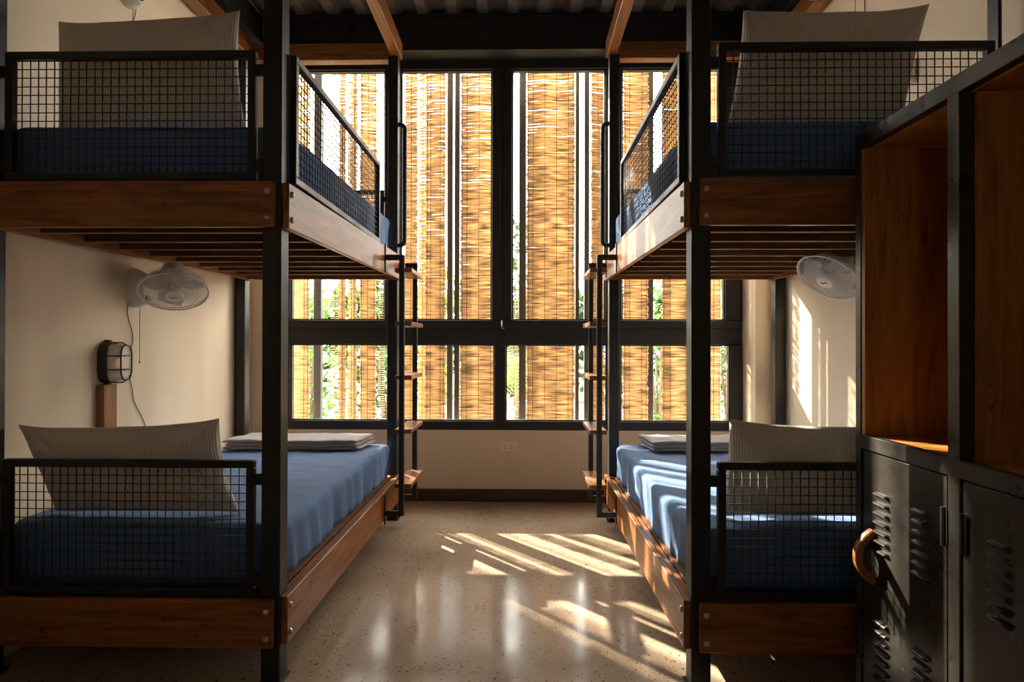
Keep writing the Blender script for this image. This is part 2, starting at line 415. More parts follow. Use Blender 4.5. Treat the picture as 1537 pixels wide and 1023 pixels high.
# ------------------------------------------------------------------ bunk beds
ZU0, ZU1 = 1.793, 1.974      # upper rails
ZD0, ZD1 = .1543, .343       # lower rails
def lift(y): return .03 * (y - YF) / 2.05     # the upper deck rises slightly to the window end
def guard(root, pts_axis, a0, a1, c, z0, z1, brackets, name='guard'):
    """framed mesh panel; pts_axis 0: runs along x at y=c; 1: runs along y at x=c"""
    T = .030; h = T / 2
    def bx(m, p0, p1, q0, q1, dep, b=.003):
        if pts_axis == 0: m.box(p0, p1, c - dep, c + dep, q0, q1, b)
        else: m.box(c - dep, c + dep, p0, p1, q0, q1, b)
    f = MB()
    bx(f, a0, a1, z1 - T, z1, h); bx(f, a0, a1, z0, z0 + T, h)
    bx(f, a0, a0 + T, z0 + T, z1 - T, h); bx(f, a1 - T, a1, z0 + T, z1 - T, h)
    g = f.build(name, STEEL, root)
    w = MB(); n = max(2, round((a1 - a0 - 2 * T) / .0325)); r = .0021
    for i in range(1, n):
        x = a0 + T + (a1 - a0 - 2 * T) * i / n + R.uniform(-.0012, .0012)
        if pts_axis == 0: w.tube([(x, c - r, z0 + .02), (x, c - r, z1 - .02)], r, 6)
        else: w.tube([(c - r, x, z0 + .02), (c - r, x, z1 - .02)], r, 6)
    n = max(2, round((z1 - z0 - 2 * T) / .0335))
    for i in range(1, n):
        z = z0 + T + (z1 - z0 - 2 * T) * i / n + R.uniform(-.001, .001)
        if pts_axis == 0: w.tube([(a0 + .02, c + r, z), (a1 - .02, c + r, z)], r, 6)
        else: w.tube([(c + r, a0 + .02, z), (c + r, a1 - .02, z)], r, 6)
    w.build('wire_mesh', WIRE, g, smooth=True)
    for (b0, b1, bz) in brackets:
        m = MB(); bx(m, b0, b1, bz - .022, bz + .022, .010, .003); m.build('bracket', STEEL, g)
    return g
def bolt(parent, p, n):
    M = frame_to(n, p)
    return MB().lathe([(.0130, 0), (.0130, .0025), (.0118, .0055), (.0085, .0085), (.004, .0102), (.0006, .0107)], M, 16).build('bolt', BOLT, parent, smooth='auto')

def bunk(side, label):
    s = -1 if side == 'l' else 1           # away from the aisle
    A = AL if s < 0 else AR
    Wc = -2.115 if s < 0 else 1.9          # aisle face of the wall-side posts
    root = thing('bunk_bed', ((A + Wc) / 2, (YF + YB) / 2, 0), label, 'bunk bed', 'steel and wood bunk beds')
    def post(x0, x1, y0, y1, zt):
        p = MB().box(x0, x1, y0, y1, 0, zt, .004).build('post', STEEL, root)
        MB().box(x0 - .010, x1 + .010, y0 - .006, y1 + .012, 0, .007, .001).build('base_plate', STEEL, p)
        return p
    for y in (YF, YB):
        pa = post(A, A + s * P, y, y + P, 3.53) if s > 0 else post(A + s * P, A, y, y + P, 3.53)
        if s < 0 or y == YB:
            post(min(Wc, Wc + s * P), max(Wc, Wc + s * P), y, y + P, 3.53)
        else:
            post(Wc, Wc + .015, 2.265, 2.325, 3.53)
        # grab handle on the window end post
        if y == YB:
            yc = y + .035; xo = A - s * .048
            pts = []
            for k in range(7):
                a = k / 6 * math.pi / 2; pts.append((A - s * .013 - s * .035 * math.sin(a), yc, 3.015 - .035 * (1 - math.cos(a))))
            pts = [(A + s * .002, yc, 3.015)] + pts
            for k in range(7):
                a = k / 6 * math.pi / 2; pts.append((A - s * .013 - s * .035 * math.cos(a), yc, 2.125 - .035 * math.sin(a)))
            pts.append((A + s * .002, yc, 2.09))
            MB().tube(pts, .0165, 12).build('grab_handle', STEEL, root, smooth=True)
    t = .0274
    xe = -.9677 if s < 0 else .6837        # aisle end of the end boards
    xw = Wc + s * .06
    for lev, (z0, z1) in enumerate(((ZD0, ZD1), (ZU0, ZU1))):
        lf = (lambda y: lift(y)) if lev else (lambda y: 0.)
        # aisle side rail (rises with the deck)
        ya, yb = YF + .009, YB + P - .01
        xr0, xr1 = sorted((A, A - s * t))
        m = MB().box(xr0, xr1, ya, yb, z0, z1, .003)
        m.v = [(x, y, z + lf(y)) for x, y, z in m.v]
        rail = m.build('side_rail', WOODY, root)
        for f in (.23, .79): bolt(rail, (A - s * t, ya + .026, z1 - (z1 - z0) * f), (-s, 0, 0))
        # ledger behind it
        x0, x1 = sorted((A + s * .004, A + s * .034))
        m = MB().box(x0, x1, YF + P, YB, z0 + .03, z1 - .012 - (.0 if lev else .0), .003); m.v = [(x, y, z + lf(y)) for x, y, z in m.v]
        m.build('ledger', WOODY, root)
        # wall side rail
        x0, x1 = sorted((Wc, Wc - s * .03))
        m = MB().box(x0, x1, YF + .0, YB + P, z0, z1, .003); m.v = [(x, y, z + lf(y)) for x, y, z in m.v]
        m.build('wall_rail', WOODY, root)
        x0, x1 = sorted((Wc - s * .03, Wc - s * .062))
        m = MB().box(x0, x1, YF + .03, YB, z0 + .06, z1 - .02, .003); m.v = [(x, y, z + lf(y)) for x, y, z in m.v]
        m.build('ledger', WOODY, root)
        # end boards
        x0, x1 = sorted((xe, xw))
        dz = 0 if s < 0 else .004
        eb = MB().box(x0, x1, YF - .0245, YF - .0005, z0 + dz, z1 + dz, .003).build('end_board', WOODX, root)
        for f in (.23, .79): bolt(eb, (xe + s * .024, YF - .0245, z1 + dz - (z1 - z0) * f), (0, -1, 0))
        x0, x1 = sorted((A - s * .002, Wc))
        MB().box(x0, x1, YB - .028, YB - .0005, z0 + lf(YB), z1 + lf(YB), .003).build('end_board', WOODX, root)
        # joists and platform
        x0, x1 = sorted((A + s * .036, Wc - s * .064))
        k = 0; y = 2.345
        while y < 4.1:
            MB().box(x0, x1, y, y + .030, z0 + .012 + lf(y), z1 - .05 + lf(y), .002).build('slat', JOIST, root); y += .2335
        m = MB().box(x0, x1, YF + P + .005, YB - .03, z1 - (.032 if lev else .011), z1 - (.021 if lev else -.003)); m.v = [(x, y, z + lf(y)) for x, y, z in m.v]
        m.build('platform', JOIST, root)
        # front guard
        ga = -1.055 if s < 0 else .762
        gb = -2.06 if s < 0 else 1.822
        zz0, zz1 = ((.345, .878), (1.985, 2.497))[lev]
        if s > 0: zz0 += .006; zz1 += .016 if lev else .004
        br = []
        for bz in (zz1 - .075, zz0 + .06):
            p0, p1 = sorted((ga, A + s * P - s * .001)); br.append((p0, p1, bz))
            if s < 0: p0, p1 = sorted((gb, Wc)); br.append((p0, p1, bz))
            else: br.append((gb, Wc + .003, bz))
        guard(root, 0, min(ga, gb), max(ga, gb), 2.2, zz0, zz1, br)
        if lev:
            guard(root, 1, 2.262, 3.62, A - s * .012, 1.978 + .011, 2.515, [(2.256, 2.264, 2.4)], 'guard')
            br = [(min(ga, A + s * P), max(ga, A + s * P), bz) for bz in (2.44, 2.06)]
            guard(root, 0, min(ga, gb), max(ga, gb), YB + .030, 2.02, 2.51, br)
    # canopy rails at the top
    z0, z1 = 3.53, 3.66
    x0, x1 = sorted((A - s * .02, A + s * .055))
    MB().box(x0, x1, YF - .1, YB + P - .005, z0, z1, .004).build('canopy_rail', WOODY, root)
    x0, x1 = sorted((Wc - s * .03, Wc + s * .07))
    MB().box(x0, x1, YF - .1, YB + P, z0, z1, .004).build('canopy_rail', WOODY, root)
    x0, x1 = sorted((A + s * .056, Wc - s * .031))
    MB().box(x0, x1, YB + .065, YB + .145, z0, z1, .004).build('canopy_rail', WOODX, root)
    MB().box(x0, x1, YF - .08, YF - .02, z0, z1, .004).build('canopy_rail', WOODX, root)
    # ladder on the aisle side at the window end
    xo0, xo1 = sorted((A - s * .124, A - s * .159))
    ux0, ux1 = xo0, xo1
    m = MB()
    rf = A - s * t
    for (ya, yb, zt, zb) in ((3.735, 3.767, 1.935, .185), (4.198, 4.230, 1.945, .17)):
        m.box(ux0, ux1, ya, yb, zb, zt, .004)
        x0, x1 = sorted((rf - s * .006, A - s * .14))
        m.box(x0, x1, ya, yb, zt - .036, zt, .004); m.box(x0, x1, ya, yb, zb, zb + .034, .004)
    lad = m.build('ladder', STEEL, root)
    for (zb, zt) in ((1.815, 2.012), (.125, .325)):
        x0, x1 = sorted((rf, rf - s * .007))
        MB().box(x0, x1, 3.735, 3.767, zb, zt, .002).build('mounting_plate', STEEL, lad); MB().box(x0, x1, 4.198, 4.230, zb + .02, zt, .002).build('mounting_plate', STEEL, lad)
    for zt in (1.85, 1.487, 1.125, .761, .393):
        x0, x1 = sorted((A - s * .088, A - s * .204))
        MB().box(x0, x1, 3.7675, 4.197, zt - .029, zt, .003).build('tread', WOODY, lad)
    return root
bunk('l', 'black steel and stained wood bunk bed along the left wall, two decks high')
bunk('r', 'black steel and wood bunk bed along the right wall, partly hidden by the lockers')

# ------------------------------------------------------------------ mattresses in fitted sheets
def mattress(x0, x1, y0, y1, z0, z1, aisle, label, seed, tilt=0.):
    cx, cy = (x0 + x1) / 2, (y0 + y1) / 2; hx, hy = (x1 - x0) / 2, (y1 - y0) / 2; H = z1 - z0
    r = .04; nu = 150; m = MB(); rows = []
    # perimeter loop of a rounded rectangle, then profile from the bottom edge up and over to the centre
    per = []
    rc = .06
    def add_line(a, b, n):
        for k in range(n): per.append(a + (b - a) * (k / n))
    def add_arc(c, a0, n):
        for k in range(n):
            a = a0 + math.pi / 2 * k / n; per.append(c + V((math.cos(a), math.sin(a))) * rc)
    ax, ay = hx - rc, hy - rc
    add_line(V((hx, -ay)), V((hx, ay)), 90); add_arc(V((ax, ay)), 0, 8)
    add_line(V((ax, hy)), V((-ax, hy)), 40); add_arc(V((-ax, ay)), math.pi / 2, 8)
    add_line(V((-hx, ay)), V((-hx, -ay)), 50); add_arc(V((-ax, -ay)), math.pi, 8)
    add_line(V((-ax, -hy)), V((ax, -hy)), 60); add_arc(V((ax, -ay)), -math.pi / 2, 8)
    prof = [(1.0, 0.)] + [(1.0, (H - r) * k / 7) for k in range(1, 8)]
    steps = [('side', t) for _, t in prof]
    def ins(p, d):
        sx = (hx - d) / hx; sy = (hy - d) / hy; return V((p.x * sx, p.y * sy))
    for _, h in prof:
        rows.append([(p, 0., h) for p in per])
    for k in range(1, 7):
        a = math.pi / 2 * k / 6; rows.append([(p, r * (1 - math.cos(a)), H - r + r * math.sin(a)) for p in per])
    for d in [r + (hx - r) * (k / 22) for k in range(1, 22)] + [hx - .004]:
        rows.append([(p, d, H) for p in per])
    out = []
    for row in rows:
        ln = []
        for p, d, h in row:
            q = ins(p, d); x, y = cx + q.x, cy + q.y; z = z0 + h
            nx, ny = p.x, p.y
            ed = V((p.x / hx, p.y / hy)); on_x = abs(ed.x) > abs(ed.y)
            t = y if on_x else x
            side = 1. if d < .001 else max(0., 1 - d / r)
            # gathers running down the sides, slanting, deeper to the bottom edge
            fold = nz(t * 7.5 + h * 3.2 + seed, seed, 1.7) * .6 + nz(t * 17 + h * 7 + seed, 3.1, seed) * .4
            amp = side * (.010 + .022 * (1 - h / H) ** .8)
            if on_x: x += math.copysign(1, ed.x) * (fold * 1.35 * amp - (.018 * (1 - h / H) if side > .5 else 0))
            else: y += math.copysign(1, ed.y) * (fold * amp * .5 - (.012 * (1 - h / H) if side > .5 else 0))
            topw = 1 - side
            z += topw * (.010 * nz(x * 2.3 + seed, y * 2.0, 0) + .004 * nz(x * 9 + y * 5, y * 6 - x * 4, seed) + .0025 * nz(x * 20 - y * 16, y * 13 + x * 9, seed + 4))
            z += topw * .006 * (1 - max(abs(ed.x), abs(ed.y)) ** 2 if d < r else .0)
            ln.append((x, y, z + tilt * (y - y0)))
        out.append(ln)
    m.grid(out, wrap=True)
    m.f.append(tuple(range(len(out[0]))))
    last = (len(out) - 1) * len(out[0]); m.f.append(tuple(last + k for k in range(len(out[0]))))
    o = m.build('mattress', SHEET, smooth=True, origin=(cx, cy, z0))
    return tag(o, label, 'mattress', 'sheeted bunk mattresses')
mattress(-2.15, -.985, 2.285, 4.195, .347, .593, 1, 'mattress in a blue fitted sheet on the lower deck of the left bunk', 3.3)
mattress(.692, 1.93, 2.285, 4.195, .347, .593, -1, 'sun-striped mattress in a blue fitted sheet on the lower deck of the right bunk', 8.1)
mattress(-2.15, -.985, 2.285, 4.195, 1.955, 2.245, 1, 'mattress in a navy-shaded blue sheet on the upper deck of the left bunk', 5.7, .016)
mattress(.692, 1.93, 2.285, 4.195, 1.955, 2.255, -1, 'mattress in a navy-shaded blue sheet on the upper deck of the right bunk', 12.4, .016)

# ------------------------------------------------------------------ pillows
def pillow(TL, TR, BL, BR, y, label, seed, thick=.072, lean=.03, pl=1., pr=1.):
    """corners given as (x, z); a plump pillow with pointed corners standing on edge"""
    n1, n2 = 56, 36; m = MB(); m.uv = []
    W = abs(TR[0] - TL[0]); idx = {}
    def P2(u, v):
        # u,v in 0..1
        tx = TL[0] * (1 - u) + TR[0] * u; tz = TL[1] * (1 - u) + TR[1] * u
        bx = BL[0] * (1 - u) + BR[0] * u; bz = BL[1] * (1 - u) + BR[1] * u
        p = pl * (1 - u) + pr * u; x = tx + (bx - tx) * (1 - v) ** p; z = bz * (1 - v) + tz * v
        a, b = u * 2 - 1, v * 2 - 1
        x -= a * .012 * (1 - b * b); z -= (b * .022 if b > 0 else b * .004) * (1 - a ** 4)
        z += .006 * nz(u * 4 + seed, seed, 0) * max(0, b)
        return x, z
    for sd in (-1, 1):
        for j in range(n2 + 1):
            for i in range(n1 + 1):
                edge = i in (0, n1) or j in (0, n2)
                if edge and sd == 1: idx[(1, i, j)] = idx[(-1, i, j)]; continue
                u, v = i / n1, j / n2; a, b = u * 2 - 1, v * 2 - 1
                x, z = P2(u, v)
                prof = ((1 - abs(a) ** 3.2) * (1 - abs(b) ** 2.6)) ** .55
                wr = .016 * nz(u * 6 + seed, v * 3.5, sd * 2.) + .008 * nz(u * 15 + v * 6, v * 11 - seed, sd * 3.)
                # creases fanning from the corners
                for (cu, cv) in ((0, 0), (1, 0), (0, 1), (1, 1)):
                    du, dv = u - cu, (v - cv) * .6; rr = math.hypot(du, dv); an = math.atan2(dv, du)
                    wr += .016 * math.exp(-rr * 5) * math.sin(an * 9 + seed)
                t = thick * prof * (1.12 - .22 * v) + wr * min(1, prof * 1.5)
                yy = y + lean * (b * .5) + sd * max(0., t)
                idx[(sd, i, j)] = len(m.v); m.v.append((x, yy, z))
                m.uv.append((u * W + .004 * nz(u * 3, v * 3, seed), v))
        for j in range(n2):
            for i in range(n1):
                m.f.append((idx[(sd, i, j)], idx[(sd, i + 1, j)], idx[(sd, i + 1, j + 1)], idx[(sd, i, j + 1)]))
    o = m.build('pillow', TICK, smooth=True, origin=((BL[0] + BR[0]) / 2, y, min(BL[1], BR[1])))
    return tag(o, label, 'pillow', 'striped pillows at the head of the bunks')
pillow((-2.037, 2.752), (-1.232, 2.795), (-2.010, 2.257), (-1.190, 2.257), 2.40, 'striped pillow propped behind the mesh guard of the upper left bunk', 1.3, pl=1.4, pr=1.6)
pillow((-2.10, .999), (-1.254, 1.030), (-2.04, .602), (-1.222, .606), 2.36, 'striped pillow propped behind the mesh guard of the lower left bunk', 4.9, .066, -.12, 1.1, 3.2)
pillow((.946, 2.778), (1.735, 2.79), (.868, 2.268), (1.60, 2.268), 2.40, 'striped pillow propped behind the mesh guard of the upper right bunk', 7.7)
pillow((.845, 1.036), (1.66, 1.02), (.868, .604), (1.68, .604), 2.36, 'striped pillow behind the mesh guard of the lower right bunk, beside the lockers', 11.2, .066, -.12, 3., 1.)

# ------------------------------------------------------------------ folded blankets at the window end of the lower beds
def blanket(x0, x1, y0, y1, z0, n, mat, label, seed, skew=0.):
    m = MB(); T = .0225; gap = .0003
    for l in range(n):
        zb = z0 + l * (T + gap); rows = []
        nx, k2 = 60, 7
        off = R.uniform(-.008, .008); ex0 = R.uniform(-.012, .012); ex1 = R.uniform(-.014, .014)
        ya, yb = y0 + R.uniform(-.006, .006), y1 + R.uniform(-.01, .01)
        for i in range(nx + 1):
            u = i / nx; ring = []
            e = min(1., min(u, 1 - u) * nx / 2.5); th = T / 2 * (.35 + .65 * math.sqrt(max(0, 1 - (1 - e) ** 2)))
            def pt(y, z):
                x = (x0 + ex0) * (1 - u) + (x1 + ex1) * u + skew * (y - y0)
                w = (l + .6) / n
                return (x, y, z + w * (.012 * nz(x * 4 + seed, y * 7, 0) + .006 * nz(x * 12, y * 13 + seed, 2)) + .002 * nz(x * 9, y * 9, l))
            zc = zb + T / 2
            for k in range(k2):
                a = math.pi / 2 + math.pi * k / (k2 - 1); ring.append(pt(ya + th + th * math.cos(a), zc + th * math.sin(a)))
            for k in range(1, 10): ring.append(pt(ya + th + (yb - ya - 2 * th) * k / 10, zc - th))
            for k in range(k2):
                a = -math.pi / 2 + math.pi * k / (k2 - 1); ring.append(pt(yb - th + th * math.cos(a), zc + th * math.sin(a)))
            for k in range(1, 10): ring.append(pt(yb - th - (yb - ya - 2 * th) * k / 10, zc + th))
            rows.append(ring)
        b = len(m.v); m.grid(rows, wrap=True); L_ = len(rows[0])
        m.f.append(tuple(b + k for k in range(L_))); m.f.append(tuple(b + nx * L_ + k for k in range(L_)))
    o = m.build('folded_blanket', mat, smooth=True, origin=((x0 + x1) / 2, (y0 + y1) / 2, z0))
    return tag(o, label, 'blanket', 'folded blankets on the lower beds')
blanket(-2.06, -1.13, 3.84, 4.16, .604, 3, BLANKET, 'folded warm grey blanket at the window end of the lower left bed', 2.2, .10)
blanket(.90, 1.83, 3.86, 4.16, .604, 3, BLANKET2, 'folded slate grey blanket at the window end of the lower right bed', 6.4, -.12)

# ------------------------------------------------------------------ wall fans
def wall_fan(wx, s, by, bz, head, n, label, cord=None, pull=.32):
    """wx wall plane, s +1 when the room lies to +x; by,bz centre of the wall plate; head centre of the grille; n facing direction"""
    root = thing('wall_fan', (wx, by, bz - .11), label, 'fan', 'cream wall fans')
    head = V(head); n = V(n).normalized(); M = frame_to(n, head)
    # wall plate: rounded wedge
    m = MB(); rows = []
    for k in range(9):
        t = k / 8; dx = .085 * t; sc = 1 - .28 * t ** 2
        ring = []
        for q in range(28):
            a = 2 * math.pi * q / 28; ca, sa = math.cos(a), math.sin(a)
            hw = .052 * sc * (1 - .18 * sa); hh = .112 * sc
            ring.append((wx + s * (dx if k else .001), by + hw * math.copysign(abs(ca) ** .75, ca), bz - .008 * t + hh * math.copysign(abs(sa) ** .8, sa)))
        rows.append(ring)
    m.grid(rows, wrap=True); m.f.append(tuple(range(28))); m.f.append(tuple(8 * 28 + k for k in range(28)))
    m.build('wall_mount', WHITEP, root, smooth='auto')
    base = MB(); ring = []
    Mk = frame_to((s, 0, 0), (wx + s * .088, by - .008, bz - .062))
    MB().lathe([(.017, -.012), (.017, .004), (.015, .012), (.002, .013)], Mk, 20).build('speed_knob', GREYP, root, smooth='auto')
    # neck
    mc = head - n * .115
    MB().tube([(wx + s * .06, by, bz + .03), (wx + s * .13, by, bz + .045), tuple(V((wx + s * .16, by, bz + .05)).lerp(mc, .5)), tuple(mc)], [.042, .038, .034, .03], 16).build('arm', WHITEP, root, smooth=True)
    MB().lathe([(.012, -.185), (.040, -.182), (.056, -.168), (.064, -.14), (.066, -.09), (.060, -.062), (.03, -.06)], M, 28).build('motor_housing', WHITEP, root, smooth='auto')
    RR = .170
    cage = MB()
    def ringp(r, h, k=48): return [tuple(M @ V((r * math.cos(2 * math.pi * i / k), r * math.sin(2 * math.pi * i / k), h))) for i in range(k)]
    cage.tube(ringp(RR, 0), .0052, 8, closed=True)
    cage.tube(ringp(RR * .995, -.014), .003, 6, closed=True)
    cage.tube(ringp(.118, .021), .0013, 5, closed=True); cage.tube(ringp(.13, -.058), .0013, 5, closed=True)
    for i in range(72):
        a = 2 * math.pi * i / 72; pts = []
        for r, h in ((.040, .030), (.08, .027), (.118, .021), (.15, .012), (RR, 0)):
            aa = a + .35 * (1 - r / RR); pts.append(tuple(M @ V((r * math.cos(aa), r * math.sin(aa), h))))
        cage.tube(pts, .0013, 4, caps=False)
        pts = [tuple(M @ V((r * math.cos(a), r * math.sin(a), h))) for r, h in ((RR, -.014), (.158, -.044), (.13, -.058), (.062, -.064))]
        cage.tube(pts, .0013, 4, caps=False)
    cage.build('cage', WHITEP, root, smooth=True)
    hub = MB().lathe([(.046, .022), (.047, .030), (.043, .036), (.030, .0395), (.004, .041)], M, 28).build('hub_cap', WHITEP, root, smooth='auto')
    lg = MB()
    for i, (a, b) in enumerate(((-.020, -.008), (-.006, .004), (.006, .011), (.013, .020))):
        lg.box(a, b, -.005, .004 if i % 2 else .006, .0395, .0418, .0, M)
    lg.build('hub_mark', ORANGE, hub)
    for k in range(3):
        rows = []; a0 = 2 * math.pi * k / 3 + .4
        for i in range(9):
            r = .022 + (.148 - .022) * i / 8; wdt = .42 + .28 * math.sin(math.pi * min(1, i / 7)); row = []
            for j in range(7):
                aa = a0 + (j / 6 - .5) * 2 * wdt * (1.0 if i > 1 else .6); row.append(tuple(M @ V((r * math.cos(aa), r * math.sin(aa), -.026 + (j / 6 - .5) * .030))))
            rows.append(row)
        b = MB().grid(rows); c = MB().grid([[tuple(V(p) + n * .002) for p in r_] for r_ in rows])
        off = len(b.v); b.v += c.v; b.f += [tuple(i + off for i in f) for f in c.f]
        b.build('blade', plain('smoky blade', (.42, .41, .42), .35) if 'smoky blade' not in bpy.data.materials else bpy.data.materials['smoky blade'], root, smooth=True)
    MB().lathe([(.024, -.062), (.024, .006), (.016, .012), (.003, .013)], M, 18).build('spinner', WHITEP, root, smooth='auto')
    px, py = wx + s * .03, by + .012
    MB().tube([(px, py, bz - .10), (px, py, bz - .10 - pull)], .0016, 6).tube([(px, py, bz - .10 - pull), (px, py, bz - .118 - pull)], [.002, .005], 8).build('pull_cord', CORD, root)
    if cord: MB().tube(cord, .0022, 6).build('power_cord', CORD, root, smooth=True)
    return root
def smooth_path(pts, n=8):
    out = []; pts = [V(p) for p in pts]
    for i in range(len(pts) - 1):
        p0, p1, p2, p3 = pts[max(0, i - 1)], pts[i], pts[i + 1], pts[min(len(pts) - 1, i + 2)]
        for k in range(n):
            t = k / n; out.append(tuple(.5 * ((2 * p1) + (-p0 + p2) * t + (2 * p0 - 5 * p1 + 4 * p2 - p3) * t * t + (-p0 + 3 * p1 - 3 * p2 + p3) * t ** 3)))
    return out + [tuple(pts[-1])]
cx_ = WL + .004
wall_fan(WL, 1, 3.13, 1.652, (-1.93, 3.07, 1.622), (.29, -.45, -.85), 'cream wall fan facing down under the upper deck of the left bunk',
         smooth_path([(cx_, 3.085, 1.56), (cx_, 3.08, 1.50), (cx_, 3.125, 1.36), (cx_, 3.075, 1.25), (cx_, 3.12, 1.08), (cx_, 3.14, 1.00), (cx_, 3.21, .90), (cx_, 3.25, .80), (cx_, 3.26, .62)]), .31)
wall_fan(WR, -1, 3.22, 1.73, (1.685, 3.12, 1.706), (-.65, -.21, -.755), 'cream wall fan tilted to the aisle, half hidden behind the lockers', None, .3)
wall_fan(WL, 1, 3.06, 3.31, (-1.95, 3.02, 3.43), (.29, -.45, -.85), 'cream wall fan high above the upper left pillow, only its rounded mount showing',
         smooth_path([(cx_, 3.13, 3.36), (cx_, 3.135, 3.24), (cx_, 3.12, 3.17), (cx_, 3.09, 3.09), (cx_, 3.08, 2.9), (cx_, 3.09, 2.3)]), .40)
wall_fan(WR, -1, 3.31, 3.52, (1.71, 3.25, 3.50), (-.29, -.45, -.85), 'cream wall fan high on the right wall, only its two hanging cords showing',
         [(WR - .004, 3.27, 3.45), (WR - .004, 3.275, 3.3), (WR - .004, 3.27, 2.3)], .6)

# ------------------------------------------------------------------ bulkhead lamps
def bulkhead(wx, s, yc, zc, label, dims=(.058, .107)):
    root = thing('bulkhead_lamp', (wx, yc, zc - .11), label, 'lamp', None)
    hw, hh = dims
    def stad(k, f, dx):
        ring = []
        for q in range(40):
            a = 2 * math.pi * q / 40; ca, sa = math.cos(a), math.sin(a)
            ring.append((wx + s * dx, yc + f * hw * math.copysign(abs(ca) ** .62, ca), zc + (hh - hw + f * hw) * math.copysign(abs(sa) ** .62, sa)))
        return ring
    m = MB(); rows = [stad(0, f, d) for f, d in ((1., .0005), (1., .030), (.94, .040), (.86, .042))]
    m.grid(rows, wrap=True); m.f.append(tuple(range(40))); m.f.append(tuple(3 * 40 + k for k in range(40)))
    for zz in (zc + hh, zc - hh):
        m.box(wx + s * .0005, wx + s * .03, yc - .014, yc + .014, zz - .012, zz + .012, .004)
    m.build('housing', BLACKP, root, smooth='auto')
    m = MB(); rows = [stad(0, f, d) for f, d in ((.84, .040), (.84, .085), (.78, .100), (.62, .107), (.3, .110), (.02, .1105))]
    m.grid(rows, wrap=True); m.f.append(tuple(range(40))); m.f.append(tuple(5 * 40 + k for k in range(40)))
    gl = m.build('glass_dome', FROST, root, smooth='auto')
    m = MB()
    m.tube(stad(0, .70, .113), .0042, 8, closed=True); m.tube(stad(0, .93, .044), .004, 8, closed=True)
    for dz in (-.036, .036):
        m.tube([(wx + s * .042, yc - hw * .93, zc + dz), (wx + s * .088, yc - hw * .92, zc + dz), (wx + s * .113, yc - hw * .68, zc + dz),
                (wx + s * .113, yc + hw * .68, zc + dz), (wx + s * .088, yc + hw * .92, zc + dz), (wx + s * .042, yc + hw * .93, zc + dz)], .0036, 8)
    for dz in (-1, 1):
        m.tube([(wx + s * .113, yc, zc + dz * (hh * .86)), (wx + s * .095, yc, zc + dz * (hh * .97)), (wx + s * .042, yc, zc + dz * hh)], .0036, 8)
    m.build('cage', BLACKP, root, smooth=True)
    m = MB().lathe([(.003, -.03), (.012, -.024), (.016, -.005), (.013, .012), (.006, .022), (.002, .024)], Matrix.Translation(V((wx + s * .072, yc, zc))), 14)
    m.build('bulb', BULB, root, smooth=True)
    return root
bulkhead(WL, 1, 2.92, 1.236, 'black caged bulkhead lamp with a dim glow above the wooden strip on left wall')
sw = thing('wall_switch', (WR, 2.875, 2.66), 'small white wall switch peeking out from behind the upper right pillow', 'switch')
MB().box(WR - .032, WR - .0003, 2.845, 2.905, 2.665, 2.785, .012).build('switch_box', PLATE, sw)
MB().box(WR - .037, WR - .0315, 2.862, 2.888, 2.70, 2.755, .003).build('rocker', PLATE, sw)
tag(MB().box(WL + .0005, WL + .045, 2.853, 2.948, .58, 1.122, .003).build('wooden_strip', WOODZ, origin=(WL, 2.9, .58)),
    'upright wooden strip on the left wall below the caged lamp', 'wooden strip')

# ------------------------------------------------------------------ outlet under the window
ot = thing('power_outlet', (-.115, YW, .464), 'white twin power outlet on the wall below the middle window', 'outlet')
MB().box(-.190, -.041, YW - .010, YW - .0003, .425, .505, .003).build('face_plate', PLATE, ot)
m = MB()
for xx, zz, w in ((-.146, .476, .006), (-.146, .453, .006), (-.096, .476, .007), (-.096, .452, .007), (-.086, .467, .005), (-.081, .452, .004)):
    m.box(xx - w / 2, xx + w / 2, YW - .0112, YW - .0095, zz - .005, zz + .005)
m.build('socket_holes', plain('socket hole', (.16, .11, .08), .6), ot)

# ------------------------------------------------------------------ lockers
LX, LXB = 1.2, 1.78
LY0, LY1 = 1.115, 2.04
lk = thing('locker', ((LX + LXB) / 2, (LY0 + LY1) / 2, 0), 'tall dark steel locker with open wooden cubbies over louvred doors, at the right', 'locker')
ZTOPL = 2.087
m = MB()
m.box(LX, LX + .03, 2.008, LY1, 0, ZTOPL, .002)                       # far upright
m.box(LX, LX + .04, 1.560, 1.604, 0, ZTOPL - .02, .002)                # middle upright
m.box(LX, LX + .03, LY0, LY0 + .035, 0, ZTOPL, .002)
m.box(LX - .0015, LX + .03, LY0, LY1, 2.035, ZTOPL, .002)             # top rail
m.box(LX - .0015, LX + .03, LY0, LY1, .973, 1.022, .002)              # rail above the doors
m.box(LX, LX + .03, LY0, LY1, .04, .085, .002)
m.box(LXB - .03, LXB, LY0, LY0 + .03, 0, ZTOPL, .002); m.box(LXB - .03, LXB, LY1 - .03, LY1, 0, ZTOPL, .002)
for yy in (LY0, LY1 - .03): m.box(LX + .03, LXB - .03, yy, yy + .03, 2.055, ZTOPL, .002)
m.build('frame', LSTEEL, lk)
MB().box(LX + .01, LXB, LY0 + .002, LY1 - .002, ZTOPL + .0005, ZTOPL + .004).build('top_sheet', LSTEEL, lk)
MB().box(LX + .031, LXB - .031, LY1 - .012, LY1 - .002, .0, 2.05).build('side_sheet', LSTEEL, lk)
MB().box(LX + .031, LXB - .031, LY0 + .002, LY0 + .012, .0, 2.05).build('side_sheet', LSTEEL, lk)
